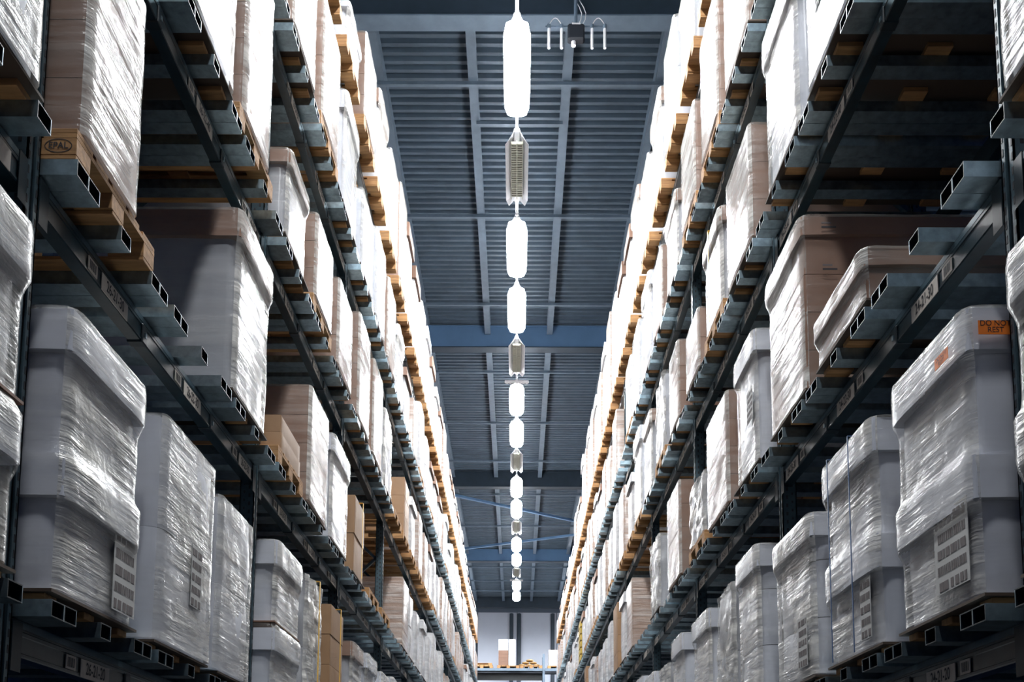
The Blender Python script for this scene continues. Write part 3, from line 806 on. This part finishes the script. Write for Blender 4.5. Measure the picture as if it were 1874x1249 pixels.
cnt = 0
CACHE = {}
L5TOP = {-1: {1: 7.1, 2: 7.63, 3: 7.86, 4: 7.85, 5: 7.8, 6: 7.7, 7: 7.6, 8: 7.5, 9: 7.3, 10: 7.4, 11: 7.5}, 1: {1: 7.5, 2: 7.74, 3: 7.93, 4: 8.1, 5: 8.05, 6: 8.2, 7: 7.7, 8: 7.3, 9: 7.25, 10: 7.3, 11: 7.3}}
for s in (-1, 1):
    for lv in range(1, 6):
        for b in range(-1, NB):
            for j in range(3):
                yc = yb(b) + 0.035 + 0.9 * j
                if yc < 1.0 or not vis(lv, yc): continue
                if b < 0 and lv > 2: continue
                shelf = LV[lv] + H0 + TB + (TBH if (lv < 5 and (s, lv, b) not in NOBARS) else 0) + 0.0003
                key = (s, lv, b, j)
                if key in OVR:
                    sp = OVR[key]
                    if sp is None: continue
                    if sp.get('empty_pallet'):
                        pallet(s, lv, b, j, yc, shelf, 'euro', True, under='left empty'); continue
                    build_load(s, lv, b, j, sp, shelf); cnt += 1; continue
                rr = random.Random(hash((s, lv, b, j)) & 0xffff)
                if rr.random() < 0.03 and lv < 5: continue
                W = rr.uniform(0.60, 0.67)
                kinds = {1: ['lid1', 'lid2', 'lid3', 'plain', 'rough'], 2: ['brown', 'lid1', 'rough', 'plain', 'bare'], 3: ['plain', 'brown', 'blid', 'lid1', 'rough', 'brown'],
                         4: ['plain', 'blid', 'brown', 'lid1', 'plain', 'brown'], 5: ['blid', 'lid1', 'brown', 'plain', 'blid']}[lv]
                kind = rr.choice(kinds)
                if lv == 5: H = L5TOP[s].get(b, 7.2) - LV[5] - TB - 0.11 + rr.uniform(-0.22, 0.03)
                else: H = rr.uniform(0.72, 1.04) if lv > 1 else rr.uniform(0.82, 0.96)
                if b < 0: H, kind = (1.03, 'lidmid') if (lv == 1 and s < 0) else (0.95, 'lid2') if lv == 1 else (0.95, 'plain')
                pal = 'euro' if (lv == 5 or (s, lv, b) in NOBARS or (lv > 2 and rr.random() < 0.3)) else 'low'
                wrap = kind != 'bare'
                build_load(s, lv, b, j, dict(y0=yc, y1=yc + W, H=H, kind=kind, wrap=wrap, pal=pal), shelf); cnt += 1
print('loads', cnt)

# printed oval mark and letters on the near pallet's corner block
zb_ = LV[2] + H0 + TB + TBH
for o in bpy.data.objects:
    if o.name.startswith('pallet') and o.get('label', '').startswith('wooden pallet under its load, left rack second shelf, second bay, near'):
        m = MB(); n = 24; a_, c_ = 0.046, 0.025; yy = -0.0012
        m.loft([[(math.cos(2 * math.pi * i / n) * a_, yy, math.sin(2 * math.pi * i / n) * c_) for i in range(n)], [(math.cos(2 * math.pi * i / n) * (a_ - 0.003), yy, math.sin(2 * math.pi * i / n) * (c_ - 0.003)) for i in range(n)]], 'ink', caps=False)
        st = m.obj('pallet_stamp', o, (-0.06, 0, 0.047)); st['label'] = 'black oval stamp with letters'
        put_text('EPAL', 0.032, 'ink', st, facing_cam(0, -0.0018, 0), 0.95, bold=0.0006)

# ------------------------------------------------------------------ cross rack by the back wall
zx = 6.34 + H0; YX = 41.0
for k, x in enumerate((-2.2, 1.15)):
    m = MB(); m.box(-0.05, 0.05, 0, 0.08, 0, zx + 0.75, 'joist_steel'); m.box(-0.05, 0.05, 0.95, 1.03, 0, zx + 0.75, 'joist_steel')
    tag(m.obj('cross_rack_post', None, (x, YX + 0.02, 0)), ['pale blue post of the far cross rack behind left rack end', 'pale blue post of the far cross rack, right of the sacks'][k], 'post')
for k, (x0, x1) in enumerate(((-2.15, 1.09), (1.21, 4.2))):
    m = MB(); m.box(x0, x1, 0, 0.05, 0, 0.11, 'joist_steel'); m.box(x0, x1, 0.98, 1.03, 0, 0.11, 'joist_steel')
    m.box(x0, x1, 0.06, 0.97, 0.02, 0.06, 'clamp_steel')
    tag(m.obj('cross_beam', None, (0, YX + 0.0, zx)), ['pale blue beam of the far cross rack under three pallets', 'pale blue beam of the far cross rack, right part'][k], 'beam')
m = MB(); m.box(-2.15, 1.09, 0.6, 0.65, -0.33, -0.01, 'clamp_steel'); m.obj('shadow_panel', next(o for o in bpy.data.objects if o.name == 'cross_beam'))  # dark sheet added to stand in for the shade below the beam
def xpallet(x, lab):
    o = link('pallet', None, None, (x, YX + 0.02, zx + 0.1105))
    m = MB()
    for q in range(5): m.box(q * 0.2, q * 0.2 + 0.16, 0, 0.9, 0.10, 0.13, 'pallet_wood')
    m.box(0, 0.96, 0, 0.12, 0.08, 0.10, 'pallet_wood'); m.box(0, 0.96, 0.78, 0.9, 0.08, 0.10, 'pallet_wood'); m.obj('deck', o)
    for q in (0, 0.41, 0.82):
        m = MB(); m.box(q, q + 0.14, 0, 0.14, 0, 0.08, 'pallet_wood'); m.box(q, q + 0.14, 0.76, 0.9, 0, 0.08, 'pallet_wood'); m.obj('block', o)
    tag(o, lab, 'pallet', 'pallets on the far cross rack')
xpallet(-2.0, 'wooden pallet on far cross rack, leftmost, carrying an empty pallet')
xpallet(-0.86, 'wooden pallet on far cross rack under the tall carton stack')
xpallet(0.13, 'wooden pallet on far cross rack under the tan sacks')
xpallet(1.32, 'wooden pallet on far cross rack under the small white cartons')
m = MB(); m.box(0, 0.9, 0, 0.85, 0, 0.03, 'pallet_wood'); m.box(0, 0.12, 0, 0.85, 0.03, 0.08, 'pallet_wood'); m.box(0.75, 0.9, 0, 0.85, 0.03, 0.08, 'pallet_wood'); m.box(0, 0.9, 0, 0.85, 0.08, 0.10, 'pallet_wood')
tag(m.obj('pallet', None, (-1.98, YX + 0.04, zx + 0.2415)), 'empty wooden pallet stacked on the leftmost pallet of far cross rack', 'pallet')
e = tag(link('carton_stack', None, None, (-0.80, YX + 0.06, zx + 0.2415)), 'tall white and brown carton stack on the far cross rack', 'carton stack')
for k in range(7):
    m = MB(); soft(m, 0.0, 0.42, 0, 0.7, k * 0.165, k * 0.165 + 0.16, 'brown_card' if k < 4 else 'white_card', 0.01, 0.003, 3, 2, 0, k); m.obj('carton', e)
    m = MB(); soft(m, 0.43, 0.74, 0, 0.7, k * 0.165, k * 0.165 + 0.16, 'wrapped_white', 0.01, 0.003, 3, 2, 0, k + 9); m.obj('carton', e)
for k, (x, y, z, sx) in enumerate([(0.15, 0.3, 0.0, 0.155), (0.48, 0.3, 0.0, 0.155), (0.81, 0.3, 0.0, 0.155), (0.31, 0.3, 0.105, 0.16), (0.66, 0.3, 0.105, 0.16), (0.5, 0.3, 0.21, 0.17)]):
    m = MB(); rings = []
    for t in range(7):
        a = math.pi * t / 6; r = math.sin(a) * 0.97 + 0.03
        rings.append([(math.cos(u) * sx * r, math.sin(u) * 0.22 * r, 0.055 - math.cos(a) * 0.055) for u in [2 * math.pi * i / 12 for i in range(12)]])
    m.loft(rings, 'bread_sack', smooth=True)
    tag(m.obj('sack', None, (0.08 + x * 0.95, YX + 0.1 + y, zx + 0.2415 + z)), f'tan sack heaped on far cross rack pallet, {["left on the bottom", "middle on the bottom", "right on the bottom", "left in second layer", "right in second layer", "topmost"][k]}', 'sack', 'sacks on the far cross rack')
e = tag(link('carton_stack', None, None, (1.36, YX + 0.06, zx + 0.2415)), 'small white cartons in six layers on far cross rack, right end', 'carton stack')
for k in range(6):
    m = MB(); soft(m, 0, 0.45, 0, 0.7, k * 0.115, k * 0.115 + 0.1, 'white_card', 0.01, 0.002, 3, 2, 0, k); m.box(0.0, 0.45, 0.01, 0.69, k * 0.115 + 0.1, k * 0.115 + 0.115, 'tan_card'); m.obj('carton', e)

# faint cartons on the shelves of the next rack behind the right one
for k, (x, y, z, lab) in enumerate(((3.1, 4.6, 3.62, 'grey carton in the dark behind the right rack, upper one'), (3.0, 5.2, 3.62, 'grey carton in the dark behind the right rack, lower one'))):
    m = MB(); soft(m, 0, 0.4, 0, 0.4, 0, 0.28, 'white_card', 0.02, 0.004, 6, 4, 0, k); m.box(0.3, 0.34, -0.004, 0, 0.02, 0.26, 'paper')
    tag(m.obj('carton', None, (x, y, z + H0)), lab, 'carton')
m = MB(); m.box(0, 1.0, 0, 1.6, 0, 0.04, 'clamp_steel'); tag(m.obj('rear_shelf', None, (2.9, 4.3, 3.58 + H0)), 'dark shelf panel behind the right rack holding two faint cartons', 'shelf')
